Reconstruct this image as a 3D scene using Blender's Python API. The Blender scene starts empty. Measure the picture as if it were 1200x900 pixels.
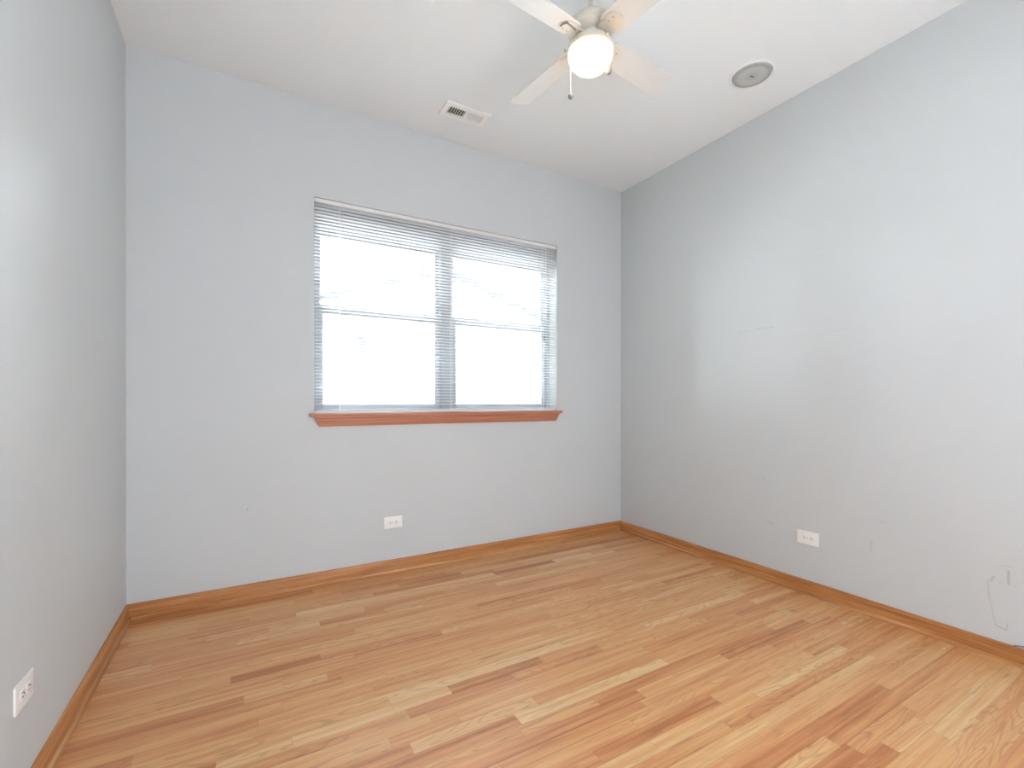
import bpy, bmesh, math, random
from mathutils import Vector, Matrix

# ------------------------------------------------------------------ scene, camera, light
sc = bpy.context.scene
C = sc.collection
XL, XR, YB, H = -0.5526, 2.9448, 3.1480, 3.05        # left wall, right wall, back wall, ceiling height
YR = -1.30                                           # wall behind the camera
SKY = 1.35
ZENITH, SIDES = 52.0, (190.0, 780.0)
LAMP = 14.0
FILL = 77.0

cam_d = bpy.data.cameras.new('camera')
cam = bpy.data.objects.new('camera', cam_d)
C.objects.link(cam)
sc.camera = cam
F_PX, CY, PITCH, YAW, ROLL, ZC = 542.55, 471.37, -0.00277, 0.52126, 0.00058, 1.16362
cam_d.sensor_width = 36.0
cam_d.lens = F_PX / 1200 * 36
cam_d.shift_y = (CY - 450) / 1200
cam_d.clip_start = 0.02
_f = Vector((math.sin(YAW) * math.cos(PITCH), math.cos(YAW) * math.cos(PITCH), math.sin(PITCH)))
_r = Vector((math.cos(YAW), -math.sin(YAW), 0))
_u = _r.cross(_f)
_r2 = _r * math.cos(ROLL) + _u * math.sin(ROLL)
_u2 = -_r * math.sin(ROLL) + _u * math.cos(ROLL)
cam.matrix_world = Matrix(((_r2.x, _u2.x, -_f.x, 0), (_r2.y, _u2.y, -_f.y, 0), (_r2.z, _u2.z, -_f.z, ZC), (0, 0, 0, 1)))

w = bpy.data.worlds.new('overcast_sky')
sc.world = w
w.use_nodes = True
nt = w.node_tree
bg = nt.nodes['Background']
tc = nt.nodes.new('ShaderNodeTexCoord')
sp = nt.nodes.new('ShaderNodeSeparateXYZ')
mr = nt.nodes.new('ShaderNodeMapRange')
mr.inputs['From Min'].default_value = -0.08
mr.inputs['From Max'].default_value = 0.08
mx = nt.nodes.new('ShaderNodeMix')
mx.data_type = 'RGBA'
mx.inputs['A'].default_value = (0.56, 0.62, 0.68, 1)
mx.inputs['B'].default_value = (0.93, 0.96, 0.995, 1)
nt.links.new(tc.outputs['Generated'], sp.inputs[0])
nt.links.new(sp.outputs['Z'], mr.inputs['Value'])
nt.links.new(mr.outputs[0], mx.inputs['Factor'])
nt.links.new(mx.outputs['Result'], bg.inputs['Color'])


def sky_math(op, a, b):
    n = nt.nodes.new('ShaderNodeMath')
    n.operation = op
    for i, v in enumerate((a, b)):
        if isinstance(v, (int, float)):
            n.inputs[i].default_value = v
        else:
            nt.links.new(v, n.inputs[i])
    return n.outputs[0]


def sky_ramp(v, lo, hi, top):
    n = nt.nodes.new('ShaderNodeMapRange')
    n.interpolation_type = 'SMOOTHSTEP'
    n.inputs['From Min'].default_value = lo
    n.inputs['From Max'].default_value = hi
    n.inputs['To Max'].default_value = top
    nt.links.new(v, n.inputs['Value'])
    return n.outputs[0]


# unseen sky boosted overhead and to both sides to light the side walls
up = sky_ramp(sp.outputs['Z'], 0.33, 0.58, ZENITH)
side = sky_math('ADD', sky_ramp(sp.outputs['X'], -0.585, -0.80, SIDES[0]), sky_ramp(sp.outputs['X'], 0.60, 0.70, SIDES[1]))
low = sky_ramp(sp.outputs['Z'], 0.62, 0.25, 1.0)
far = sky_ramp(sp.outputs['Y'], -0.05, 0.15, 1.0)       # boost kept to the far side so the neighbour's facade stays dimmer
nt.links.new(sky_math('MULTIPLY', sky_math('ADD', sky_math('MULTIPLY', sky_math('ADD', up, sky_math('MULTIPLY', side, low)), far), 1.0), SKY), bg.inputs['Strength'])


def area_light(name, loc, rot, sx, sy, energy, color, portal=False):
    d = bpy.data.lights.new(name, 'AREA')
    d.shape = 'RECTANGLE'
    d.size, d.size_y = sx, sy
    d.energy = energy
    d.color = color
    o = bpy.data.objects.new(name, d)
    o.location = loc
    o.rotation_euler = rot
    C.objects.link(o)
    if portal:
        d.cycles.is_portal = True
    return o


# fill light added behind the camera, and the sky portal of the window
area_light('rear_fill', (1.15, YR + 0.02, 1.0), (math.radians(96), 0, math.radians(16)), 2.0, 1.8, FILL, (0.93, 0.98, 1.035))
area_light('window_portal', (1.303, YB + 0.25, 1.767), (math.radians(-90), 0, 0), 1.86, 1.36, 1, (1, 1, 1), True)

vs = sc.view_settings
vs.view_transform = 'Standard'
vs.look = 'None'
vs.exposure = 0.0
vs.gamma = 1.0
vs.use_curve_mapping = False
sc.cycles.max_bounces = 10
sc.cycles.diffuse_bounces = 6
sc.cycles.transparent_max_bounces = 16
sc.cycles.use_denoising = True
sc.cycles.sample_clamp_indirect = 0.0


# ------------------------------------------------------------------ helpers
def new_mat(name):
    m = bpy.data.materials.new(name)
    m.use_nodes = True
    return m, m.node_tree, m.node_tree.nodes['Principled BSDF']


def plain(name, col, rough=0.5, metal=0.0, noise=0.0, scale=40.0, bump=0.0):
    """principled material whose colour and relief vary a little with a noise texture"""
    m, t, b = new_mat(name)
    b.inputs['Roughness'].default_value = rough
    b.inputs['Metallic'].default_value = metal
    co = t.nodes.new('ShaderNodeTexCoord')
    n = t.nodes.new('ShaderNodeTexNoise')
    n.inputs['Scale'].default_value = scale
    n.inputs['Detail'].default_value = 4
    t.links.new(co.outputs['Object'], n.inputs['Vector'])
    r = t.nodes.new('ShaderNodeMapRange')
    r.inputs['To Min'].default_value = 1 - noise
    r.inputs['To Max'].default_value = 1 + noise
    t.links.new(n.outputs['Fac'], r.inputs['Value'])
    mu = t.nodes.new('ShaderNodeVectorMath')
    mu.operation = 'SCALE'
    mu.inputs[0].default_value = col[:3]
    t.links.new(r.outputs[0], mu.inputs['Scale'])
    t.links.new(mu.outputs[0], b.inputs['Base Color'])
    if bump:
        bp = t.nodes.new('ShaderNodeBump')
        bp.inputs['Strength'].default_value = bump
        bp.inputs['Distance'].default_value = 0.002
        t.links.new(n.outputs['Fac'], bp.inputs['Height'])
        t.links.new(bp.outputs[0], b.inputs['Normal'])
    return m


class MB:
    """collects shapes and links them as one mesh object"""
    def __init__(self):
        self.bm = bmesh.new()

    def box(self, x0, x1, y0, y1, z0, z1, bev=0.0, mat=None, seg=2):
        tmp = bmesh.new()
        bmesh.ops.create_cube(tmp, size=1)
        for v in tmp.verts:
            v.co = Vector((x0 + (v.co.x + .5) * (x1 - x0), y0 + (v.co.y + .5) * (y1 - y0), z0 + (v.co.z + .5) * (z1 - z0)))
        if bev:
            bmesh.ops.bevel(tmp, geom=tmp.edges[:], offset=bev, segments=seg, affect='EDGES', profile=0.6)
        return self._add(tmp, mat)

    def _add(self, tmp, mat=None):
        if mat is not None:
            bmesh.ops.transform(tmp, matrix=mat, verts=tmp.verts[:])
        me = bpy.data.meshes.new('t')
        tmp.to_mesh(me)
        tmp.free()
        self.bm.from_mesh(me)
        bpy.data.meshes.remove(me)
        return self

    def lathe(self, prof, seg=48, mat=None, cap=True):
        """prof: list of (radius, z)"""
        tmp = bmesh.new()
        rings = []
        for r, z in prof:
            if r < 1e-6:
                rings.append([tmp.verts.new((0, 0, z))])
            else:
                rings.append([tmp.verts.new((r * math.cos(2 * math.pi * k / seg), r * math.sin(2 * math.pi * k / seg), z)) for k in range(seg)])
        for a, b in zip(rings, rings[1:]):
            for k in range(seg):
                k2 = (k + 1) % seg
                if len(a) == 1 and len(b) == 1:
                    continue
                if len(a) == 1:
                    tmp.faces.new((a[0], b[k], b[k2]))
                elif len(b) == 1:
                    tmp.faces.new((a[k], b[0], a[k2]))
                else:
                    tmp.faces.new((a[k], b[k], b[k2], a[k2]))
        if cap:
            for rg in (rings[0], rings[-1]):
                if len(rg) > 1:
                    tmp.faces.new(rg)
        bmesh.ops.recalc_face_normals(tmp, faces=tmp.faces[:])
        return self._add(tmp, mat)

    def prism(self, pts, axis_len, mat=None, bev=0.0):
        """polygon pts in XY, extruded along +Z by axis_len"""
        tmp = bmesh.new()
        a = [tmp.verts.new((x, y, 0)) for x, y in pts]
        b = [tmp.verts.new((x, y, axis_len)) for x, y in pts]
        tmp.faces.new(a)
        tmp.faces.new(b)
        n = len(pts)
        for k in range(n):
            tmp.faces.new((a[k], a[(k + 1) % n], b[(k + 1) % n], b[k]))
        bmesh.ops.recalc_face_normals(tmp, faces=tmp.faces[:])
        if bev:
            es = [e for e in tmp.edges if abs(e.verts[0].co.z - e.verts[1].co.z) < 1e-7]
            bmesh.ops.bevel(tmp, geom=es, offset=bev, segments=2, affect='EDGES', profile=0.6)
        return self._add(tmp, mat)

    def loft(self, sections, mat=None):
        """list of equally long closed loops, bridged in order and capped"""
        tmp = bmesh.new()
        rs = [[tmp.verts.new(p) for p in s] for s in sections]
        n = len(rs[0])
        for a, b in zip(rs, rs[1:]):
            for k in range(n):
                tmp.faces.new((a[k], a[(k + 1) % n], b[(k + 1) % n], b[k]))
        tmp.faces.new(rs[0])
        tmp.faces.new(rs[-1])
        bmesh.ops.recalc_face_normals(tmp, faces=tmp.faces[:])
        return self._add(tmp, mat)

    def tube(self, pts, r, seg=8, mat=None):
        pts = [Vector(p) for p in pts]
        secs = []
        nrm = None
        for i, p in enumerate(pts):
            t = (pts[min(i + 1, len(pts) - 1)] - pts[max(i - 1, 0)]).normalized()
            if nrm is None:
                nrm = t.orthogonal().normalized()
            else:
                nrm = (nrm - t * nrm.dot(t)).normalized()
            bn = t.cross(nrm)
            secs.append([p + (nrm * math.cos(2 * math.pi * k / seg) + bn * math.sin(2 * math.pi * k / seg)) * r for k in range(seg)])
        return self.loft(secs, mat)

    def build(self, name, mat, parent=None, smooth=None, label=None):
        me = bpy.data.meshes.new(name)
        self.bm.to_mesh(me)
        self.bm.free()
        me.materials.append(mat)
        if smooth:
            try:
                me.shade_smooth()
                me.set_sharp_from_angle(angle=math.radians(smooth))
            except Exception:
                for p in me.polygons:
                    p.use_smooth = True
        o = bpy.data.objects.new(name, me)
        C.objects.link(o)
        if parent:
            o.parent = parent
        if label:
            o['label'] = label
        return o


def tag(o, label, cat, group=None):
    o['label'] = label
    o['category'] = cat
    if group:
        o['group'] = group
    return o


def structure(o, label=None, cat=None):
    o['kind'] = 'structure'
    if label:
        o['label'] = label
    if cat:
        o['category'] = cat
    return o


def empty(name, loc, rz=0.0):
    o = bpy.data.objects.new(name, None)
    o.location = loc
    o.rotation_euler = (0, 0, rz)
    o.empty_display_size = 0.1
    C.objects.link(o)
    return o


def rounded(x0, x1, y0, y1, r, n=6):
    pts = []
    for cx, cy, a0 in ((x1 - r, y1 - r, 0), (x0 + r, y1 - r, 90), (x0 + r, y0 + r, 180), (x1 - r, y0 + r, 270)):
        for k in range(n + 1):
            a = math.radians(a0 + 90 * k / n)
            pts.append((cx + r * math.cos(a), cy + r * math.sin(a)))
    return pts


# ------------------------------------------------------------------ materials
def scuffed_paint(name, col, axes, marks):
    """painted plaster with faint scuff marks; marks = (a0,b0,a1,b1,width,strength) in wall coordinates"""
    m, t, b = new_mat(name)
    L = t.links.new
    b.inputs['Roughness'].default_value = 0.55
    b.inputs['Specular IOR Level'].default_value = 0.35
    co = t.nodes.new('ShaderNodeTexCoord')
    n = t.nodes.new('ShaderNodeTexNoise')
    n.inputs['Scale'].default_value = 130
    n.inputs['Detail'].default_value = 3
    L(co.outputs['Object'], n.inputs['Vector'])
    bp = t.nodes.new('ShaderNodeBump')
    bp.inputs['Strength'].default_value = 0.06
    bp.inputs['Distance'].default_value = 0.001
    L(n.outputs['Fac'], bp.inputs['Height'])
    L(bp.outputs[0], b.inputs['Normal'])
    n2 = t.nodes.new('ShaderNodeTexNoise')
    n2.inputs['Scale'].default_value = 1.7
    n2.inputs['Detail'].default_value = 5
    L(co.outputs['Object'], n2.inputs['Vector'])
    mrr = t.nodes.new('ShaderNodeMapRange')
    mrr.inputs['To Min'].default_value = 0.975
    mrr.inputs['To Max'].default_value = 1.025
    L(n2.outputs['Fac'], mrr.inputs['Value'])
    sc_ = t.nodes.new('ShaderNodeVectorMath')
    sc_.operation = 'SCALE'
    sc_.inputs[0].default_value = col
    last = None
    if marks:
        s = t.nodes.new('ShaderNodeSeparateXYZ')
        L(co.outputs['Object'], s.inputs[0])
        cb = t.nodes.new('ShaderNodeCombineXYZ')
        L(s.outputs[axes[0]], cb.inputs[0])
        L(s.outputs[axes[1]], cb.inputs[1])
        for a0, b0, a1, b1, wd, st in marks:
            ba = Vector((a1 - a0, b1 - b0, 0))
            pa = t.nodes.new('ShaderNodeVectorMath'); pa.operation = 'SUBTRACT'
            L(cb.outputs[0], pa.inputs[0]); pa.inputs[1].default_value = (a0, b0, 0)
            dt = t.nodes.new('ShaderNodeVectorMath'); dt.operation = 'DOT_PRODUCT'
            L(pa.outputs[0], dt.inputs[0]); dt.inputs[1].default_value = ba / max(ba.length_squared, 1e-9)
            cl = t.nodes.new('ShaderNodeClamp')
            L(dt.outputs['Value'], cl.inputs['Value'])
            bs = t.nodes.new('ShaderNodeVectorMath'); bs.operation = 'SCALE'
            bs.inputs[0].default_value = ba; L(cl.outputs[0], bs.inputs['Scale'])
            df = t.nodes.new('ShaderNodeVectorMath'); df.operation = 'DISTANCE'
            L(pa.outputs[0], df.inputs[0]); L(bs.outputs[0], df.inputs[1])
            r = t.nodes.new('ShaderNodeMapRange')
            r.interpolation_type = 'SMOOTHSTEP'
            r.inputs['From Min'].default_value = 0.0
            r.inputs['From Max'].default_value = wd
            r.inputs['To Min'].default_value = 1 - st
            r.inputs['To Max'].default_value = 1
            L(df.outputs['Value'], r.inputs['Value'])
            if last is None:
                last = r.outputs[0]
            else:
                mm = t.nodes.new('ShaderNodeMath'); mm.operation = 'MINIMUM'
                L(last, mm.inputs[0]); L(r.outputs[0], mm.inputs[1])
                last = mm.outputs[0]
    if last is not None:
        mm = t.nodes.new('ShaderNodeMath'); mm.operation = 'MULTIPLY'
        L(last, mm.inputs[0]); L(mrr.outputs[0], mm.inputs[1])
        L(mm.outputs[0], sc_.inputs['Scale'])
    else:
        L(mrr.outputs[0], sc_.inputs['Scale'])
    L(sc_.outputs[0], b.inputs['Base Color'])
    return m


WALL = (0.576, 0.606, 0.624)
right_marks = [
    (0.752, 0.345, 0.747, 0.267, 0.005, 0.16), (0.747, 0.267, 0.725, 0.150, 0.004, 0.15),
    (0.725, 0.150, 0.692, 0.140, 0.005, 0.25), (0.692, 0.140, 0.687, 0.172, 0.004, 0.22),
    (0.685, 0.405, 0.685, 0.350, 0.009, 0.25), (0.742, 0.345, 0.732, 0.366, 0.008, 0.22),
    (0.710, 0.425, 0.675, 0.430, 0.008, 0.08), (0.705, 0.350, 0.712, 0.345, 0.008, 0.10),
    (1.210, 0.405, 1.208, 0.350, 0.008, 0.13), (1.198, 0.415, 1.200, 0.385, 0.005, 0.09),
    (1.170, 0.520, 1.145, 0.515, 0.008, 0.10),
    (1.461, 2.021, 1.461, 2.019, 0.006, 0.30), (1.460, 1.905, 1.460, 1.903, 0.006, 0.22),
    (1.860, 1.643, 1.750, 1.640, 0.011, 0.09), (1.990, 1.630, 1.880, 1.640, 0.010, 0.05),
    (1.79, 0.380, 1.75, 0.372, 0.008, 0.12), (1.815, 0.652, 1.806, 0.646, 0.010, 0.12),
    (1.42, 1.575, 1.33, 1.570, 0.010, 0.05),
]
M_WR = scuffed_paint('grey_wall_paint_scuffed', WALL, ('Y', 'Z'), right_marks)
M_WB = scuffed_paint('grey_wall_paint_back', WALL, ('X', 'Z'), [(0.006, 0.528, 0.008, 0.515, 0.006, 0.25), (0.26, 0.63, 0.265, 0.62, 0.005, 0.15)])
M_W = scuffed_paint('grey_wall_paint', WALL, ('Y', 'Z'), [])
M_CEIL = plain('white_ceiling_paint', (0.795, 0.82, 0.835), 0.7, 0, 0.01, 3, 0.05)
M_WHITE = plain('white_plastic', (0.82, 0.82, 0.81), 0.35, 0, 0.01, 30)
M_PLATE = plain('white_plate_plastic', (0.86, 0.86, 0.85), 0.3, 0, 0.01, 30)
M_SLOT = plain('dark_slot', (0.06, 0.06, 0.06), 0.6, 0, 0.05, 60)
M_VINYL = plain('backlit_vinyl', (0.37, 0.40, 0.44), 0.4, 0, 0.01, 20)  # white vinyl darkened: the backlit shade is in its base colour
M_SLAT = plain('white_blind_enamel', (0.74, 0.74, 0.73), 0.4, 0, 0.01, 20)
M_CORD = plain('white_cord', (0.85, 0.85, 0.84), 0.8, 0, 0.04, 400)
M_ENAMEL = plain('almond_fan_enamel', (0.66, 0.63, 0.55), 0.3, 0, 0.01, 20)
M_BLADE = plain('white_fan_blade', (0.67, 0.667, 0.655), 0.4, 0, 0.01, 20)
M_STEEL = plain('grey_steel', (0.45, 0.45, 0.44), 0.35, 0.7, 0.05, 200)
M_SHADED_LOOP = plain('shaded_loop_grey', (0.26, 0.25, 0.23), 0.5, 0.2, 0.03, 200)  # shadow edge of the iron's loop is put into this dark grey
M_FOB = plain('grey_fob_plastic', (0.20, 0.20, 0.21), 0.5, 0, 0.04, 200)
M_HOLE = plain('dark_recess', (0.10, 0.10, 0.095), 0.8, 0, 0.1, 50)
M_DUCT = plain('dark_duct', (0.13, 0.125, 0.11), 0.8, 0, 0.1, 50)
M_LOCK = plain('grey_lock_metal', (0.36, 0.37, 0.40), 0.4, 0.5, 0.05, 200)
M_LATCH = plain('dark_latch_metal', (0.10, 0.10, 0.10), 0.5, 0.3, 0.05, 200)
M_WIRE = plain('grey_cable_jacket', (0.12, 0.12, 0.12), 0.5, 0, 0.05, 200)


def grille_mat():
    m, t, b = new_mat('perforated_grille')
    co = t.nodes.new('ShaderNodeTexCoord')
    v = t.nodes.new('ShaderNodeTexVoronoi')
    v.inputs['Scale'].default_value = 420
    v.inputs['Randomness'].default_value = 0.05
    r = t.nodes.new('ShaderNodeMapRange')
    r.inputs['From Min'].default_value = 0.28
    r.inputs['From Max'].default_value = 0.42
    mx_ = t.nodes.new('ShaderNodeMix'); mx_.data_type = 'RGBA'
    mx_.inputs['A'].default_value = (0.16, 0.16, 0.16, 1)
    mx_.inputs['B'].default_value = (0.52, 0.53, 0.52, 1)
    t.links.new(co.outputs['Object'], v.inputs['Vector'])
    t.links.new(v.outputs['Distance'], r.inputs['Value'])
    t.links.new(r.outputs[0], mx_.inputs['Factor'])
    t.links.new(mx_.outputs['Result'], b.inputs['Base Color'])
    b.inputs['Roughness'].default_value = 0.6
    return m


M_GRILLE = grille_mat()


def glass_mat():
    m, t, b = new_mat('window_glass')
    t.nodes.remove(b)
    out = t.nodes['Material Output']
    tr = t.nodes.new('ShaderNodeBsdfTransparent')
    tr.inputs[0].default_value = (0.95, 0.97, 0.97, 1)
    gl = t.nodes.new('ShaderNodeBsdfGlossy')
    gl.inputs['Roughness'].default_value = 0.02
    fr = t.nodes.new('ShaderNodeFresnel')
    fr.inputs['IOR'].default_value = 1.45
    ms = t.nodes.new('ShaderNodeMixShader')
    t.links.new(fr.outputs[0], ms.inputs[0])
    t.links.new(tr.outputs[0], ms.inputs[1])
    t.links.new(gl.outputs[0], ms.inputs[2])
    t.links.new(ms.outputs[0], out.inputs[0])
    return m


M_GLASS = glass_mat()


def lamp_glass():
    """frosted glass bowl lit from inside: hottest at the bottom, warmer and dimmer at the rim"""
    m, t, b = new_mat('lit_frosted_glass')
    co = t.nodes.new('ShaderNodeTexCoord')
    s = t.nodes.new('ShaderNodeSeparateXYZ')
    r = t.nodes.new('ShaderNodeMapRange')
    r.inputs['From Min'].default_value = -0.036
    r.inputs['From Max'].default_value = -0.006
    mx_ = t.nodes.new('ShaderNodeMix'); mx_.data_type = 'RGBA'
    mx_.inputs['A'].default_value = (1.0, 0.68, 0.36, 1)
    mx_.inputs['B'].default_value = (0.10, 0.066, 0.032, 1)
    t.links.new(co.outputs['Object'], s.inputs[0])
    t.links.new(s.outputs['Z'], r.inputs['Value'])
    t.links.new(r.outputs[0], mx_.inputs['Factor'])
    t.links.new(mx_.outputs['Result'], b.inputs['Emission Color'])
    b.inputs['Emission Strength'].default_value = LAMP
    b.inputs['Base Color'].default_value = (0.9, 0.88, 0.84, 1)
    b.inputs['Roughness'].default_value = 0.3
    return m


M_LAMP = lamp_glass()


def trim_wood(name, cols, long_axis, rough=0.38, spec=0.4):
    """stained wood with grain streaks along one axis"""
    m, t, b = new_mat(name)
    L = t.links.new
    b.inputs['Roughness'].default_value = rough
    b.inputs['Specular IOR Level'].default_value = spec
    co = t.nodes.new('ShaderNodeTexCoord')
    mp = t.nodes.new('ShaderNodeMapping')
    sc3 = [55, 55, 55]
    sc3[long_axis] = 2.2
    mp.inputs['Scale'].default_value = sc3
    n = t.nodes.new('ShaderNodeTexNoise')
    n.inputs['Scale'].default_value = 1
    n.inputs['Detail'].default_value = 6
    n.inputs['Roughness'].default_value = 0.6
    L(co.outputs['Object'], mp.inputs[0])
    L(mp.outputs[0], n.inputs['Vector'])
    cr = t.nodes.new('ShaderNodeValToRGB')
    e = cr.color_ramp.elements
    e[0].position = 0.30
    e[0].color = (*cols[0], 1)
    e[1].position = 0.72
    e[1].color = (*cols[2], 1)
    x = e.new(0.52)
    x.color = (*cols[1], 1)
    L(n.outputs['Fac'], cr.inputs['Fac'])
    L(cr.outputs['Color'], b.inputs['Base Color'])
    return m


BB = [(0.32, 0.118, 0.030), (0.47, 0.200, 0.064), (0.60, 0.300, 0.120)]
M_BBX = trim_wood('honey_oak_trim_along_back', BB, 0)
M_BBY = trim_wood('honey_oak_trim_along_sides', BB, 1)
M_SHOEX = trim_wood('honey_oak_shoe_along_back', [(k[0] * 1.12, k[1] * 1.25, k[2] * 1.5) for k in BB], 0, 0.3)
M_SHOEY = trim_wood('honey_oak_shoe_along_sides', [(k[0] * 1.12, k[1] * 1.25, k[2] * 1.5) for k in BB], 1, 0.3)
M_SILL = trim_wood('reddish_sill_wood', [(0.40, 0.145, 0.080), (0.47, 0.190, 0.110), (0.53, 0.235, 0.145)], 0)


def floor_mat():
    m, t, b = new_mat('oak_strip_flooring')
    L = t.links.new

    def N(kind, **kw):
        n = t.nodes.new(kind)
        for k, v in kw.items():
            setattr(n, k, v)
        return n

    def math_(op, a, b_=None):
        n = N('ShaderNodeMath', operation=op)
        for i, v in enumerate((a, b_)):
            if v is None:
                continue
            if isinstance(v, (int, float)):
                n.inputs[i].default_value = v
            else:
                L(v, n.inputs[i])
        return n.outputs[0]

    grain = N('ShaderNodeUVMap', uv_map='grain').outputs[0]
    along = N('ShaderNodeUVMap', uv_map='ends').outputs[0]
    across = N('ShaderNodeUVMap', uv_map='sides').outputs[0]
    at = N('ShaderNodeAttribute', attribute_name='plank')
    sa = N('ShaderNodeSeparateColor')
    L(at.outputs['Color'], sa.inputs[0])
    tone, kind, seamk = sa.outputs[0], sa.outputs[1], sa.outputs[2]
    sg = N('ShaderNodeSeparateXYZ'); L(grain, sg.inputs[0])
    gu, gv = sg.outputs[0], sg.outputs[1]

    # fine pores
    cb = N('ShaderNodeCombineXYZ')
    L(math_('MULTIPLY', gu, 5.0), cb.inputs[0]); L(math_('MULTIPLY', gv, 210.0), cb.inputs[1])
    n1 = N('ShaderNodeTexNoise'); n1.inputs['Scale'].default_value = 1; n1.inputs['Detail'].default_value = 5
    L(cb.outputs[0], n1.inputs['Vector'])
    # broad streaks along the board
    cb2 = N('ShaderNodeCombineXYZ')
    L(math_('MULTIPLY', gu, 1.6), cb2.inputs[0]); L(math_('MULTIPLY', gv, 42.0), cb2.inputs[1])
    n2 = N('ShaderNodeTexNoise'); n2.inputs['Scale'].default_value = 1; n2.inputs['Detail'].default_value = 3
    L(cb2.outputs[0], n2.inputs['Vector'])
    # cathedral figure: contour lines of a stretched noise field
    cb3 = N('ShaderNodeCombineXYZ')
    L(math_('MULTIPLY', gu, 1.9), cb3.inputs[0]); L(math_('MULTIPLY', gv, 15.0), cb3.inputs[1])
    n3 = N('ShaderNodeTexNoise'); n3.inputs['Scale'].default_value = 1; n3.inputs['Detail'].default_value = 1.2
    L(cb3.outputs[0], n3.inputs['Vector'])
    rings = math_('SINE', math_('MULTIPLY', n3.outputs['Fac'], 88.0))
    rp = N('ShaderNodeMapRange', interpolation_type='SMOOTHSTEP')
    rp.inputs['From Min'].default_value = 0.25; rp.inputs['From Max'].default_value = 1.0
    L(rings, rp.inputs['Value'])
    kmask = N('ShaderNodeMapRange', interpolation_type='SMOOTHSTEP')
    kmask.inputs['From Min'].default_value = 0.35; kmask.inputs['From Max'].default_value = 0.8
    kmask.inputs['To Min'].default_value = 0.10; kmask.inputs['To Max'].default_value = 0.62
    L(kind, kmask.inputs['Value'])
    # occasional dark mineral flecks
    cb4 = N('ShaderNodeCombineXYZ')
    L(math_('MULTIPLY', gu, 4.5), cb4.inputs[0]); L(math_('MULTIPLY', gv, 48.0), cb4.inputs[1])
    n4 = N('ShaderNodeTexNoise'); n4.inputs['Scale'].default_value = 1; n4.inputs['Detail'].default_value = 2
    L(cb4.outputs[0], n4.inputs['Vector'])
    fl = N('ShaderNodeMapRange', interpolation_type='SMOOTHSTEP')
    fl.inputs['From Min'].default_value = 0.62; fl.inputs['From Max'].default_value = 0.76
    L(n4.outputs['Fac'], fl.inputs['Value'])

    ramp = N('ShaderNodeValToRGB')
    e = ramp.color_ramp.elements
    e[0].position = 0.0; e[0].color = (0.43, 0.155, 0.045, 1)
    e[1].position = 1.0; e[1].color = (0.74, 0.50, 0.25, 1)
    for p, c in ((0.22, (0.57, 0.240, 0.088)), (0.5, (0.65, 0.322, 0.128)), (0.78, (0.69, 0.395, 0.168))):
        x = e.new(p); x.color = (*c, 1)
    shift = math_('ADD', tone, math_('MULTIPLY', math_('SUBTRACT', n2.outputs['Fac'], 0.5), 1.5))
    L(shift, ramp.inputs['Fac'])

    dark = math_('MULTIPLY', math_('SUBTRACT', n1.outputs['Fac'], 0.5), 0.52)
    dark = math_('ADD', dark, math_('MULTIPLY', math_('MULTIPLY', rp.outputs[0], kmask.outputs[0]), 0.42))
    dark = math_('ADD', dark, math_('MULTIPLY', fl.outputs[0], 0.42))
    # seams
    se = N('ShaderNodeSeparateXYZ'); L(along, se.inputs[0])
    ss = N('ShaderNodeSeparateXYZ'); L(across, ss.inputs[0])
    d_end = math_('MINIMUM', se.outputs[0], se.outputs[1])
    d_side = math_('MINIMUM', ss.outputs[0], ss.outputs[1])
    s1 = N('ShaderNodeMapRange'); s1.inputs['From Min'].default_value = 0.0004; s1.inputs['From Max'].default_value = 0.0011
    s1.inputs['To Min'].default_value = 0.34; s1.inputs['To Max'].default_value = 0
    L(math_('MINIMUM', d_end, d_side), s1.inputs['Value'])
    # a wider open joint on some boards (blue channel), along their near side only
    s2 = N('ShaderNodeMapRange'); s2.inputs['From Min'].default_value = 0.0024; s2.inputs['From Max'].default_value = 0.0036
    s2.inputs['To Min'].default_value = 0.8; s2.inputs['To Max'].default_value = 0
    L(ss.outputs[0], s2.inputs['Value'])
    dark = math_('ADD', dark, math_('MAXIMUM', s1.outputs[0], math_('MULTIPLY', s2.outputs[0], seamk)))

    mxn = N('ShaderNodeMix', data_type='RGBA')
    mxn.inputs['B'].default_value = (0.21, 0.072, 0.020, 1)
    cl = N('ShaderNodeClamp'); cl.inputs['Min'].default_value = -0.2; cl.inputs['Max'].default_value = 0.95
    L(dark, cl.inputs['Value'])
    mxn.clamp_factor = False
    L(cl.outputs[0], mxn.inputs['Factor'])
    L(ramp.outputs['Color'], mxn.inputs['A'])
    # a dried drop of white paint near the right baseboard
    co = N('ShaderNodeTexCoord')
    dd = N('ShaderNodeVectorMath', operation='DISTANCE'); L(co.outputs['Object'], dd.inputs[0]); dd.inputs[1].default_value = (2.845, 0.874, 0)
    dr = N('ShaderNodeMapRange'); dr.inputs['From Min'].default_value = 0.005; dr.inputs['From Max'].default_value = 0.009
    dr.inputs['To Min'].default_value = 0.8; dr.inputs['To Max'].default_value = 0
    L(dd.outputs['Value'], dr.inputs['Value'])
    m2 = N('ShaderNodeMix', data_type='RGBA'); m2.inputs['B'].default_value = (0.75, 0.74, 0.72, 1)
    L(dr.outputs[0], m2.inputs['Factor']); L(mxn.outputs['Result'], m2.inputs['A'])
    L(m2.outputs['Result'], b.inputs['Base Color'])
    b.inputs['Roughness'].default_value = 0.38
    b.inputs['Coat Weight'].default_value = 0.28
    b.inputs['Coat Roughness'].default_value = 0.30
    b.inputs['Specular IOR Level'].default_value = 0.5
    bp = N('ShaderNodeBump'); bp.inputs['Strength'].default_value = 0.10; bp.inputs['Distance'].default_value = 0.0006
    bp.invert = True
    L(cl.outputs[0], bp.inputs['Height'])
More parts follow.
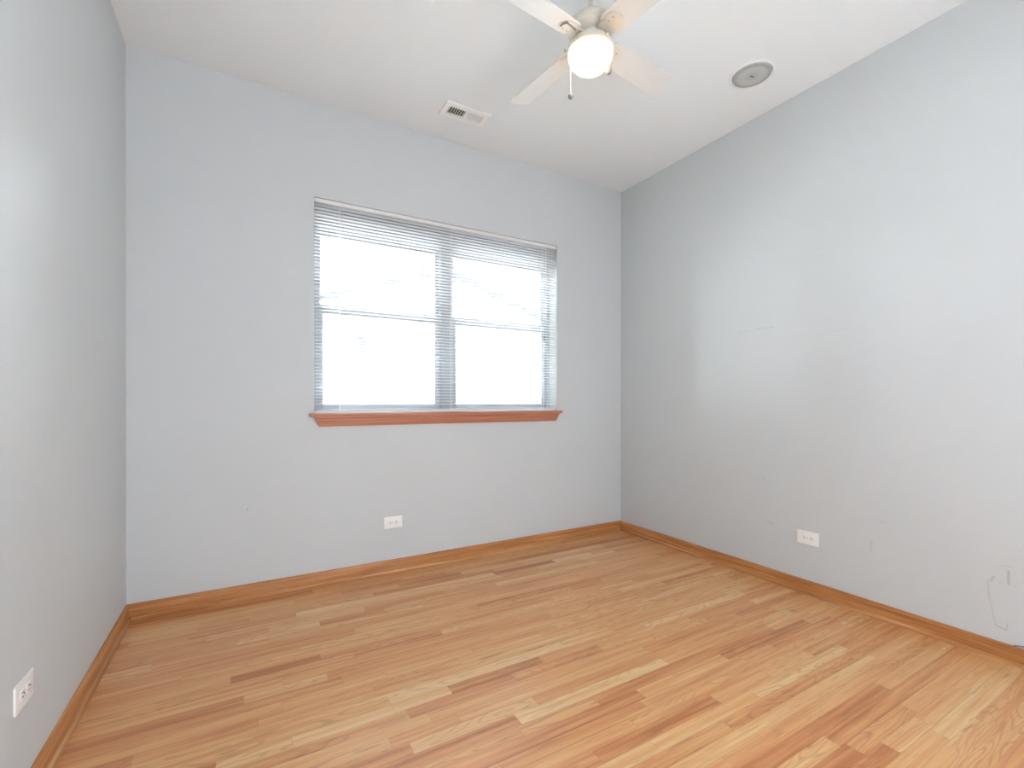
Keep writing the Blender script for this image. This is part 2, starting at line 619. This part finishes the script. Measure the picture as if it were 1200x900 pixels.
    L(bp.outputs[0], b.inputs['Normal'])
    return m


M_FLOOR = floor_mat()

# ------------------------------------------------------------------ the room
WX0, WX1, WZ0, WZ1 = 0.3715, 2.2360, 1.085, 2.449     # window opening
T = 0.24


def floor():
    rnd = random.Random(11)
    Wd = 0.0570
    y0, y1 = YR - 0.05, YB + 0.02
    x0, x1 = XL - 0.02, XR + 0.02
    bm = bmesh.new()
    ug, ue, us = (bm.loops.layers.uv.new(n) for n in ('grain', 'ends', 'sides'))
    cl = bm.loops.layers.float_color.new('plank')
    k0 = math.floor((y0 - 1.310) / Wd)
    k = k0
    while 1.310 + k * Wd < y1:
        a, b = max(1.310 + k * Wd, y0), min(1.310 + (k + 1) * Wd, y1)
        x = x0 - rnd.uniform(0, 0.8)
        while x < x1:
            ln = rnd.choice((rnd.uniform(0.22, 0.5), rnd.uniform(0.35, 0.9), rnd.uniform(0.6, 1.5)))
            xa, xb = max(x, x0), min(x + ln, x1)
            xs, xe = x, x + ln
            x += ln
            if xb - xa < 0.004:
                continue
            tone = min(max(rnd.gauss(0.54, 0.21), 0.0), 1.0)
            kind = rnd.random()
            seam = rnd.random() ** 8 * 0.5
            if k == 0 and 0.3 < (xa + xb) / 2 < 1.55:
                seam = 1.0
            ou, ov = rnd.uniform(0, 50), rnd.uniform(0, 50)
            vs_ = [bm.verts.new(p) for p in ((xa, a, 0), (xb, a, 0), (xb, b, 0), (xa, b, 0))]
            f = bm.faces.new(vs_)
            for lp in f.loops:
                px, py = lp.vert.co.x, lp.vert.co.y
                lp[ug].uv = (px + ou, (py - a) + ov)
                lp[ue].uv = (px - xs, xe - px)
                lp[us].uv = (py - a, b - py)
                lp[cl] = (tone, kind, seam, 1)
        k += 1
    # underside so the floor has thickness
    lo = [bm.verts.new(p) for p in ((x0, y0, -0.12), (x1, y0, -0.12), (x1, y1, -0.12), (x0, y1, -0.12))]
    hi = [bm.verts.new(p) for p in ((x0, y0, -0.001), (x1, y0, -0.001), (x1, y1, -0.001), (x0, y1, -0.001))]
    bm.faces.new(lo[::-1])
    for i in range(4):
        j = (i + 1) % 4
        bm.faces.new((lo[i], lo[j], hi[j], hi[i]))
    me = bpy.data.meshes.new('floor')
    bm.to_mesh(me)
    bm.free()
    me.materials.append(M_FLOOR)
    o = bpy.data.objects.new('floor', me)
    C.objects.link(o)
    structure(o, 'honey oak strip floor with narrow boards running along the back wall', 'floor')


floor()
structure(MB().box(XL - T, XR + T, YR - T, YB + T, H, H + 0.12).build('ceiling', M_CEIL), 'plain white ceiling', 'ceiling')
structure(MB().box(XL - T, XL, YR - T, YB + T, -0.12, H).build('wall_left', M_W), 'plain grey painted wall on the left', 'wall')
structure(MB().box(XR, XR + T, YR - T, YB + T, -0.12, H).build('wall_right', M_WR), 'grey painted wall on the right with scuff marks', 'wall')
m = MB()
m.box(XL, WX0, YB, YB + T, -0.12, H)
m.box(WX1, XR, YB, YB + T, -0.12, H)
m.box(WX0, WX1, YB, YB + T, -0.12, WZ0)
m.box(WX0, WX1, YB, YB + T, WZ1, H)
wb = m.build('wall_back', M_WB)
_bm = bmesh.new(); _bm.from_mesh(wb.data); bmesh.ops.remove_doubles(_bm, verts=_bm.verts[:], dist=1e-5); _bm.to_mesh(wb.data); _bm.free()
structure(wb, 'grey painted wall holding the window', 'wall')
m = MB()                                              # unseen wall behind the camera, doorway added for the fill light
m.box(XL, 0.10, YR - 0.14, YR, -0.12, H)
m.box(2.40, XR, YR - 0.14, YR, -0.12, H)
m.box(0.10, 2.40, YR - 0.14, YR, 2.40, H)
structure(m.build('wall_rear', M_W), 'grey painted wall with a doorway added for the fill light', 'wall')
m = MB()                                              # unseen shell added to keep sky light out of that doorway
m.box(-0.9, 3.4, -3.3, -3.2, -0.12, 2.7)
m.box(-0.9, -0.8, -3.2, YR - 0.14, -0.12, 2.7)
m.box(3.3, 3.4, -3.2, YR - 0.14, -0.12, 2.7)
m.box(-0.8, 3.3, -3.2, YR - 0.14, 2.6, 2.7)
m.box(-0.8, 3.3, -3.2, YR - 0.14, -0.12, -0.001)
structure(m.build('sky_block_shell', M_W), 'unseen grey shell added to block sky light', 'wall')

# ------------------------------------------------------------------ baseboards
BOARD = [(0, 0), (0.014, 0), (0.014, 0.066), (0.0125, 0.072), (0.009, 0.0765), (0.0065, 0.0805), (0, 0.0815)]
SHOE = [(0.014, 0), (0.0265, 0), (0.0262, 0.006), (0.0240, 0.012), (0.0195, 0.0165), (0.014, 0.0182)]


def run(prof, side, m0, m1):
    """sweeps a (distance from wall, height) profile along a wall with mitred ends"""
    A, B = [], []
    for d, z in prof:
        if side == 'left':
            A.append((XL + d, YR + d * m0, z)); B.append((XL + d, YB - d * m1, z))
        elif side == 'right':
            A.append((XR - d, YR + d * m0, z)); B.append((XR - d, YB - d * m1, z))
        else:
            A.append((XL + d * m0, YB - d, z)); B.append((XR - d * m1, YB - d, z))
    return MB().loft([A, B])


for side, mb_, ms_, m0 in (('left', M_BBY, M_SHOEY, 0), ('right', M_BBY, M_SHOEY, 0), ('back', M_BBX, M_SHOEX, 1)):
    b = run(BOARD, side, m0, 1).build('baseboard_' + side, mb_, smooth=40)
    structure(b, 'honey oak baseboard along the %s wall' % side, 'baseboard')
    run(SHOE, side, m0, 1).build('shoe_moulding', ms_, b, smooth=50)

# ------------------------------------------------------------------ window
win = structure(empty('window_1', (0, 0, 0)), 'white twin double-hung window in the back wall', 'window')
FY = YB + 0.105                                       # inner face of the frame
XM = (WX0 + WX1) / 2
fm = MB()
fm.box(WX0, WX0 + 0.030, FY, YB + 0.215, WZ0, WZ1, 0.003)
fm.box(WX1 - 0.030, WX1, FY, YB + 0.215, WZ0, WZ1, 0.003)
fm.box(WX0 + 0.030, WX1 - 0.030, FY, YB + 0.215, 2.318, WZ1, 0.003)
fm.box(WX0 + 0.030, WX1 - 0.030, FY, YB + 0.215, WZ0, WZ0 + 0.022, 0.003)
fm.box(XM - 0.046, XM + 0.046, FY, YB + 0.215, WZ0 + 0.022, 2.318, 0.003)
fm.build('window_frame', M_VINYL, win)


def sash(x0, x1, z0, z1, y, st, top, bot, name, locks=()):
    s = MB()
    d = 0.032
    s.box(x0, x0 + st, y, y + d, z0, z1, 0.003)
    s.box(x1 - st, x1, y, y + d, z0, z1, 0.003)
    s.box(x0 + st, x1 - st, y, y + d, z1 - top, z1, 0.003)
    s.box(x0 + st, x1 - st, y, y + d, z0, z0 + bot, 0.003)
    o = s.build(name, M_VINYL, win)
    MB().box(x0 + st - 0.004, x1 - st + 0.004, y + 0.013, y + 0.018, z0 + bot - 0.004, z1 - top + 0.004).build('glass_pane', M_GLASS, o)
    for lx in locks:
        l = MB()
        l.box(lx - 0.030, lx + 0.030, y + 0.006, y + 0.026, z1, z1 + 0.008, 0.002)
        l.box(lx - 0.006, lx + 0.030, y + 0.000, y + 0.012, z1 + 0.008, z1 + 0.016, 0.002)
        l.build('sash_lock', M_LOCK, o)
    return o


LX0, LX1 = WX0 + 0.030, XM - 0.046
RX0, RX1 = XM + 0.046, WX1 - 0.030
sash(LX0, LX1, 1.742, 2.318, YB + 0.160, 0.026, 0.055, 0.045, 'upper_sash')
sash(RX0, RX1, 1.742, 2.318, YB + 0.160, 0.026, 0.055, 0.045, 'upper_sash')
sash(LX0, LX1, WZ0 + 0.022, 1.800, YB + 0.124, 0.040, 0.062, 0.036, 'lower_sash', (0.575, 1.045))
rs = sash(RX0, RX1, WZ0 + 0.022, 1.800, YB + 0.124, 0.040, 0.062, 0.036, 'lower_sash', (1.545, 2.015))
l = MB()
l.box(2.168, 2.196, YB + 0.106, YB + 0.124, 1.688, 1.700, 0.002)
l.box(2.176, 2.186, YB + 0.100, YB + 0.112, 1.676, 1.706, 0.002)
l.build('tilt_latch', M_LATCH, rs, label='dark tilt latch')

s = MB()                                              # stool
s.box(0.345, 2.276, YB - 0.030, YB + 0.0, 1.063, 1.0848, 0.005)
s.box(WX0, WX1, YB - 0.002, FY, 1.063, 1.0848, 0.0)
s.build('window_sill', M_SILL, win, smooth=40, label='reddish brown wooden sill')
secs = []
prof = [(0.0, 1.063, 0), (0.024, 1.063, 0), (0.024, 1.056, 0), (0.019, 1.050, 0.004), (0.017, 1.030, 0.012), (0.011, 1.010, 0.022), (0.010, 1.000, 0.026), (0.0, 1.000, 0.026)]
secs = [[(0.372 + k, YB - d, z) for d, z, k in prof], [(2.250 - k, YB - d, z) for d, z, k in prof]]
MB().loft(secs).build('sill_apron', M_SILL, win, smooth=25, label='reddish brown moulded apron')

# ------------------------------------------------------------------ venetian blind
blind = tag(empty('venetian_blind', (1.3037, YB + 0.02, 1.085)), 'white horizontal mini blind with open slats, lowered over the window', 'blind')
BX0, BX1 = WX0 + 0.004 - 1.3037, WX1 - 0.004 - 1.3037
hz = WZ1 - 1.085
m = MB()
m.box(BX0 - 0.001, BX1 + 0.001, -0.014, 0.014, hz - 0.027, hz - 0.002, 0.002)
m.build('headrail', M_SLAT, blind)
m = MB()
pitch = 0.0215
z = hz - 0.040
nS = 0
while z > 0.034:
    top, bot = [], []
    for j in range(7):
        q = -1 + 2 * j / 6
        yy = q * 0.0125
        zz = z + 0.0016 * (1 - q * q) - 0.0014 * q    # crowned and very slightly tilted
        top.append((yy, zz + 0.00025))
        bot.append((yy, zz - 0.00025))
    loop = top + bot[::-1]
    m.loft([[(BX0, a, b) for a, b in loop], [(BX1, a, b) for a, b in loop]])
    z -= pitch
    nS += 1
m.build('slats', M_SLAT, blind, smooth=40)
m = MB()
for i in range(3):                                    # surplus slats lying on the bottom rail
    m.box(BX0, BX1, -0.0125, 0.0125, 0.0165 + i * 0.0042, 0.0175 + i * 0.0042, 0.0004)
m.build('stacked_slats', M_SLAT, blind)
MB().box(BX0, BX1, -0.013, 0.013, 0.002, 0.0150, 0.003).build('bottom_rail', M_SLAT, blind)
for lx in (0.527, 1.3037, 2.105):
    m = MB()
    for yy in (-0.0140, 0.0140):
        m.box(lx - 1.3037 - 0.0011, lx - 1.3037 + 0.0011, yy - 0.0006, yy + 0.0006, 0.012, hz - 0.020)
    m.build('ladder_cord', M_CORD, blind)
m = MB()                                              # short lift cord with tassel
m.tube([(0.527 - 1.3037, -0.018, hz - 0.02), (0.527 - 1.3037, -0.019, hz - 0.22)], 0.0012)
c = m.build('lift_cord', M_CORD, blind)
MB().lathe([(0.0015, 0.0), (0.004, -0.004), (0.006, -0.022), (0.0055, -0.028), (0, -0.028)], 16,
           Matrix.Translation((0.527 - 1.3037, -0.019, hz - 0.215))).build('cord_tassel', M_WHITE, c, smooth=50)
m = MB()
m.tube([(2.126 - 1.3037, -0.018, hz - 0.02), (2.126 - 1.3037, -0.019, hz - 0.22)], 0.0022)
m.build('tilt_wand', M_CORD, blind)

# ------------------------------------------------------------------ outlets
RZ = math.pi


def outlet(loc, rz, label):
    """duplex outlet lying sideways, local -Y is the room side"""
    o = tag(empty('wall_outlet', loc, rz), label, 'outlet', 'sideways duplex outlets near the floor')
    R = Matrix.Rotation(math.radians(90), 4, 'X')     # polygon XY -> XZ, extrude towards -Y
    MB().prism(rounded(-0.0625, 0.0625, -0.0395, 0.0395, 0.004, 4), 0.006, R, 0.0018).build('cover_plate', M_PLATE, o, smooth=50)
    for s_ in (-1, 1):
        cx = s_ * 0.0205
        pts = rounded(cx - 0.0165, cx + 0.0165, -0.0145, 0.0145, 0.010, 6)
        rc = MB().prism(pts, 0.0022, Matrix.Translation((0, -0.0055, 0)) @ R, 0.0006).build('receptacle', M_PLATE, o, smooth=50)
        for zz in (-0.0063, 0.0063):
            MB().box(cx - 0.0065, cx + 0.0030, -0.0081, -0.0072, zz - 0.0013, zz + 0.0013).build('slot', M_SLOT, rc)
        MB().lathe([(0, 0), (0.0026, 0), (0.0026, 0.001), (0, 0.001)], 14, Matrix.Translation((cx + 0.0088, -0.0072, 0)) @ R, False).build('ground_hole', M_SLOT, rc)
    MB().lathe([(0, 0), (0.0032, 0), (0.0030, 0.0010), (0.0016, 0.0016), (0, 0.0016)], 16, Matrix.Translation((0, -0.0058, 0)) @ R, False).build('screw', M_STEEL, o, smooth=40)
    return o


outlet((0.8705, YB, 0.335), 0, 'white sideways outlet on the back wall below the window')
outlet((XR, 1.5335, 0.337), -math.pi / 2, 'white sideways outlet on the scuffed right wall')
outlet((XL, 1.833, 0.337), math.pi / 2, 'white sideways outlet on the left wall, nearest the camera')

# ------------------------------------------------------------------ ceiling register
vent = tag(empty('ceiling_vent', (1.2475, 2.793, H)), 'white rectangular air register on the ceiling, half its louvres dark', 'vent')
m = MB()
hx, hy, ix, iy = 0.153, 0.0735, 0.119, 0.0385
for a in ((-hx, hx, iy, hy), (-hx, hx, -hy, -iy), (-hx, -ix, -iy, iy), (ix, hx, -iy, iy), (-0.006, 0.006, -iy, iy)):
    m.box(a[0], a[1], a[2], a[3], -0.012, -0.001)
fr = m.build('register_frame', M_PLATE, vent)
MB().box(-ix, ix, -iy, iy, -0.0015, -0.0003).build('duct_backing', M_DUCT, vent)
for sgn, x0, x1, lab in ((1, -ix, -0.006, 'louvre bank opening towards the viewer'), (-1, 0.006, ix, 'louvre bank tilted away')):
    m = MB()
    n = 7
    for i in range(n):
        cx = x0 + (i + 0.5) * (x1 - x0) / n
        m.box(-0.0011, 0.0011, -iy, iy, -0.0062, 0.0062, 0,
              Matrix.Translation((cx, 0, -0.0066)) @ Matrix.Rotation(math.radians(26 if sgn > 0 else -52), 4, 'Y'))
    m.build('louver_bank', M_PLATE, vent, label=lab)

# ------------------------------------------------------------------ round ceiling speaker
spk = tag(empty('ceiling_speaker', (2.533, 1.632, H)), 'round grey-grilled speaker set flush in the ceiling by the right wall', 'speaker')
MB().lathe([(0.104, 0.0), (0.122, 0.0), (0.1225, -0.003), (0.120, -0.0055), (0.112, -0.0075), (0.105, -0.0075), (0.104, -0.004), (0.104, 0.0)], 72, None, False).build('trim_ring', M_CEIL, spk, smooth=40)
MB().lathe([(0.1045, -0.0005), (0.1045, -0.003), (0, -0.003), (0, -0.0005)], 64, None, False).build('backing', M_HOLE, spk)
MB().lathe([(0.101, -0.0035), (0.1015, -0.0090), (0.1005, -0.0108), (0.097, -0.0118), (0.06, -0.0132), (0.0, -0.0138), (0.0, -0.0035)], 72, None, False).build('grille', M_GRILLE, spk, smooth=40)
MB().box(-0.014, 0.014, -0.0028, 0.0028, -0.0152, -0.0136, 0.0006, Matrix.Rotation(math.radians(-8), 4, 'Z')).build('badge', M_HOLE, spk, label='small dark badge')

# ------------------------------------------------------------------ ceiling fan
FX, FYc = 1.340, 1.629
fan = tag(empty('ceiling_fan', (FX, FYc, 2.775)), 'white four-bladed ceiling fan with a lit frosted glass bowl', 'ceiling fan')
# local z: 0 is the blade plane, the ceiling is at +0.275
MB().lathe([(0, 0.275), (0.058, 0.275), (0.060, 0.266), (0.054, 0.250), (0.036, 0.238), (0.016, 0.234), (0, 0.234)], 40, None, False).build('canopy', M_ENAMEL, fan, smooth=40)
MB().lathe([(0, 0.240), (0.0095, 0.240), (0.0095, 0.130), (0, 0.130)], 20, None, False).build('downrod', M_ENAMEL, fan, smooth=40)
MB().lathe([(0, 0.142), (0.018, 0.142), (0.024, 0.133), (0.058, 0.106), (0.082, 0.088), (0.096, 0.074), (0.101, 0.064), (0.101, 0.054),
            (0.097, 0.051), (0.097, 0.046), (0.100, 0.043), (0.098, 0.034), (0.088, 0.027), (0.070, 0.024), (0, 0.023)], 56, None, False).build('motor_housing', M_ENAMEL, fan, smooth=40)
MB().lathe([(0, 0.022), (0.060, 0.022), (0.060, 0.000), (0.058, -0.006), (0, -0.006)], 40, None, False).build('flywheel', M_ENAMEL, fan, smooth=40)
pan = MB().lathe([(0, -0.004), (0.056, -0.004), (0.074, -0.008), (0.092, -0.016), (0.1005, -0.026), (0.1025, -0.036), (0.1025, -0.046), (0.099, -0.048), (0, -0.047)], 56, None, False).build('light_fitter', M_ENAMEL, fan, smooth=40)
for k in range(3):
    a = math.radians(150 + 120 * k)
    MB().lathe([(0, 0), (0.003, 0), (0.003, 0.010), (0.0065, 0.011), (0.0065, 0.018), (0, 0.018)], 14,
               Matrix.Translation((0.1015 * math.cos(a), 0.1015 * math.sin(a), -0.041)) @ Matrix.Rotation(a, 4, 'Z') @ Matrix.Rotation(math.radians(90), 4, 'Y'), False).build('thumbscrew', M_STEEL, pan, smooth=40)
bowl_prof = [(0.088, 0.0)]
for k in range(0, 17):
    a = math.radians(90 * k / 16)
    bowl_prof.append((0.1000 * math.cos(a) ** 0.9 if k < 16 else 0.0, -0.006 - 0.084 * math.sin(a)))
bw = MB().lathe(bowl_prof, 56, None, False).build('glass_bowl', M_LAMP, fan, smooth=60, label='lit frosted glass bowl')
bw.location = (0, 0, -0.046)

PITCH_B = math.radians(15)
for k in range(4):
    th = math.radians(5.8 + 90 * k)
    # blade-local: +X outwards, +Y sideways, +Z up; pitched about X
    base = Matrix.Rotation(th, 4, 'Z') @ Matrix.Translation((0, 0, 0.0))
    Pm = base @ Matrix.Rotation(-PITCH_B, 4, 'X')
    pts = []
    r0, r1, wr, wt = 0.094, 0.543, 0.056, 0.066
    pts += [(r0, -wr + 0.030), (r0 + 0.008, -wr + 0.012), (r0 + 0.022, -wr)]
    for j in range(7):
        a = math.radians(-90 + 90 * j / 6)
        pts.append((r1 - 0.028 + 0.022 * math.cos(a), -wt + 0.022 + 0.022 * math.sin(a)))
    pts.append((r1 + 0.002, 0))
    for j in range(7):
        a = math.radians(90 * j / 6)
        pts.append((r1 - 0.028 + 0.022 * math.cos(a), wt - 0.022 + 0.022 * math.sin(a)))
    pts += [(r0 + 0.022, wr), (r0 + 0.008, wr - 0.012), (r0, wr - 0.030)]
    bl = MB().prism(pts, 0.0065, Pm @ Matrix.Translation((0, 0, 0.000)), 0.0012).build('blade', M_BLADE, fan)
    # iron: arm from the flywheel, rounded plate under the blade root, trapezoid loop further out
    arm = MB()
    arm.loft([[(0.052, -0.022, 0.016), (0.052, 0.022, 0.016), (0.052, 0.022, 0.008), (0.052, -0.022, 0.008)],
              [(0.074, -0.030, 0.009), (0.074, 0.030, 0.009), (0.074, 0.030, 0.0), (0.074, -0.030, 0.0)],
              [(0.094, -0.036, 0.0005), (0.094, 0.036, 0.0005), (0.094, 0.036, -0.0045), (0.094, -0.036, -0.0045)],
              [(0.140, -0.034, 0.0005), (0.140, 0.034, 0.0005), (0.140, 0.034, -0.0045), (0.140, -0.034, -0.0045)]], Pm)
    cir = [(0.138 + 0.042 * math.cos(2 * math.pi * j / 28), 0.042 * math.sin(2 * math.pi * j / 28)) for j in range(28)]
    arm.prism(cir, 0.0042, Pm @ Matrix.Translation((0, 0, -0.0046)), 0.0012)
    ir = arm.build('blade_iron', M_ENAMEL, fan, smooth=35)
    loop = [(0.168, -0.010, -0.0040), (0.172, 0.012, -0.0040), (0.166, 0.030, -0.0040), (0.148, 0.028, -0.0045), (0.110, 0.021, -0.0045)]
    if k == 2:
        MB().tube(loop, 0.0055, 8, Pm).build('shaded_loop', M_SHADED_LOOP, ir, smooth=50)
    for sx, sy in ((0.082, 0.006), (0.126, -0.018), (0.150, -0.018)):
        MB().lathe([(0, 0), (0.0042, 0), (0.0036, -0.0016), (0, -0.0022)], 12, Pm @ Matrix.Translation((sx, sy, -0.0044)), False).build('screw', M_STEEL, ir, smooth=40)


def chain(dx, df, ztop, zbot, r, label):
    # dx to the right and df away from the camera, in metres
    p = _r * dx + Vector((_f.x, _f.y, 0)).normalized() * df
    m = MB()
    n = max(2, int((ztop - zbot) / 0.0042))
    for i in range(n):
        zz = ztop - (i + 0.5) * (ztop - zbot) / n
        m.lathe([(0, 0.0019), (0.0014, 0.0011), (0.0017, 0), (0.0014, -0.0011), (0, -0.0019)], 6, Matrix.Translation((p.x, p.y, zz)), False)
    m.tube([(p.x, p.y, ztop), (p.x, p.y, zbot)], 0.0008, 6)
    c = m.build('pull_chain', M_CORD, fan, smooth=60)
    pr = [(0, r * 1.25), (0.35 * r, r * 1.15)]
    for j in range(1, 12):
        a = math.radians(-75 + 165 * (11 - j) / 11 + 0)
        pr.append((r * math.cos(a) if math.cos(a) > 0 else 0, r * 1.15 * math.sin(a)))
    pr.append((0, -r * 1.15))
    MB().lathe(sorted(pr, key=lambda q: -q[1]), 20, Matrix.Translation((p.x, p.y, zbot)), False).build('chain_fob', M_FOB, c, smooth=60, label=label)


chain(-0.080, 0.073, -0.030, -0.198, 0.0115, 'dark oval pull fob')
chain(0.094, 0.062, -0.030, -0.086, 0.0155, 'round pull knob')

# ------------------------------------------------------------------ cable end over the right baseboard
m = MB()
pts = []
for i in range(15):
    u = i / 14
    pts.append((XR - 0.006 - 0.004 * math.sin(u * 3.1), 0.668 - 0.26 * u, 0.0835 + 0.012 * math.sin(min(u * 9, math.pi / 1.4)) * (1 - 0.5 * u)))
m.tube(pts, 0.0022, 8)
tag(m.build('cable', M_WIRE, None, smooth=60), 'thin dark cable end lying on top of the right baseboard', 'cable')

# ------------------------------------------------------------------ outside the window
M_SIDING = plain('pale_siding', (0.80, 0.80, 0.80), 0.7, 0, 0.02, 4)
M_ROOF = plain('grey_shingles', (0.12, 0.125, 0.14), 0.9, 0, 0.08, 14)
M_RAKE = plain('blue_grey_rake_board', (0.055, 0.062, 0.085), 0.7, 0, 0.02, 10)
M_SHUT = plain('blue_grey_shutter', (0.035, 0.04, 0.06), 0.6, 0, 0.02, 10)
M_GROUND = plain('pale_concrete', (0.42, 0.42, 0.40), 0.9, 0, 0.05, 5)
structure(MB().box(-14, 18, YB + T + 0.002, 24, -0.5, -0.35).build('ground', M_GROUND), 'pale ground outside', 'ground')
hs = tag(empty('neighbour_house', (2.812, 7.15, -0.35)), 'pale gabled house across the yard, faint through the blind', 'house')
PK, EX = 3.26 + 0.35, 1.95
ez = PK - EX / 3
m = MB()
m.prism([(-EX, 0), (EX, 0), (EX, ez), (0, PK), (-EX, ez)], -7.0, Matrix.Rotation(math.radians(90), 4, 'X'))
m.build('siding_wall', M_SIDING, hs)
m = MB()
for s_ in (-1, 1):
    sec = [(0, -0.12, PK + 0.02), (s_ * (EX + 0.15), -0.12, PK + 0.02 - (EX + 0.15) / 3), (s_ * (EX + 0.15), -0.12, PK + 0.12 - (EX + 0.15) / 3), (0, -0.12, PK + 0.12)]
    m.loft([sec, [(x, 7.1, z) for x, y, z in sec]])
m.build('roof', M_ROOF, hs)
m = MB()
for s_ in (-1, 1):
    sec = [(0, -0.15, PK - 0.05), (s_ * (EX + 0.15), -0.15, PK - 0.05 - (EX + 0.15) / 3), (s_ * (EX + 0.15), -0.15, PK + 0.02 - (EX + 0.15) / 3), (0, -0.15, PK + 0.02)]
    m.loft([sec, [(x, -0.12, z) for x, y, z in sec]])
m.build('rake_board', M_RAKE, hs)
m = MB()
m.box(1.456 - 2.812, 1.555 - 2.812, -0.04, 0.0, 1.33 + 0.35, 2.245 + 0.35, 0.004)
m.build('shutter', M_SHUT, hs)
m = MB()
x0, x1, z0, z1 = 1.585 - 2.812, 1.835 - 2.812, 1.33 + 0.35, 2.25 + 0.35
m.box(x0, x1, -0.03, 0.0, z0, z0 + 0.04); m.box(x0, x1, -0.03, 0.0, z1 - 0.04, z1)
m.box(x0, x0 + 0.03, -0.03, 0.0, z0 + 0.04, z1 - 0.04); m.box(x1 - 0.03, x1, -0.03, 0.0, z0 + 0.04, z1 - 0.04)
for q in range(1, 5):
    zz = z0 + (z1 - z0) * q / 5
    m.box(x0 + 0.03, x1 - 0.03, -0.025, 0.0, zz - 0.014, zz + 0.014)
wn = m.build('house_window', M_SIDING, hs)
MB().box(x0 + 0.03, x1 - 0.03, -0.010, -0.001, z0 + 0.04, z1 - 0.04).build('pane', plain('dim_curtained_pane', (0.085, 0.09, 0.105), 0.3, 0, 0.02, 6), wn)
MB().box(3.545 - 2.812, 3.63 - 2.812, -0.05, 0.0, 0.4, 3.05 + 0.30, 0.004).build('trim_post', plain('white_trim_paint', (0.88, 0.88, 0.88), 0.5, 0, 0.01, 10), hs)
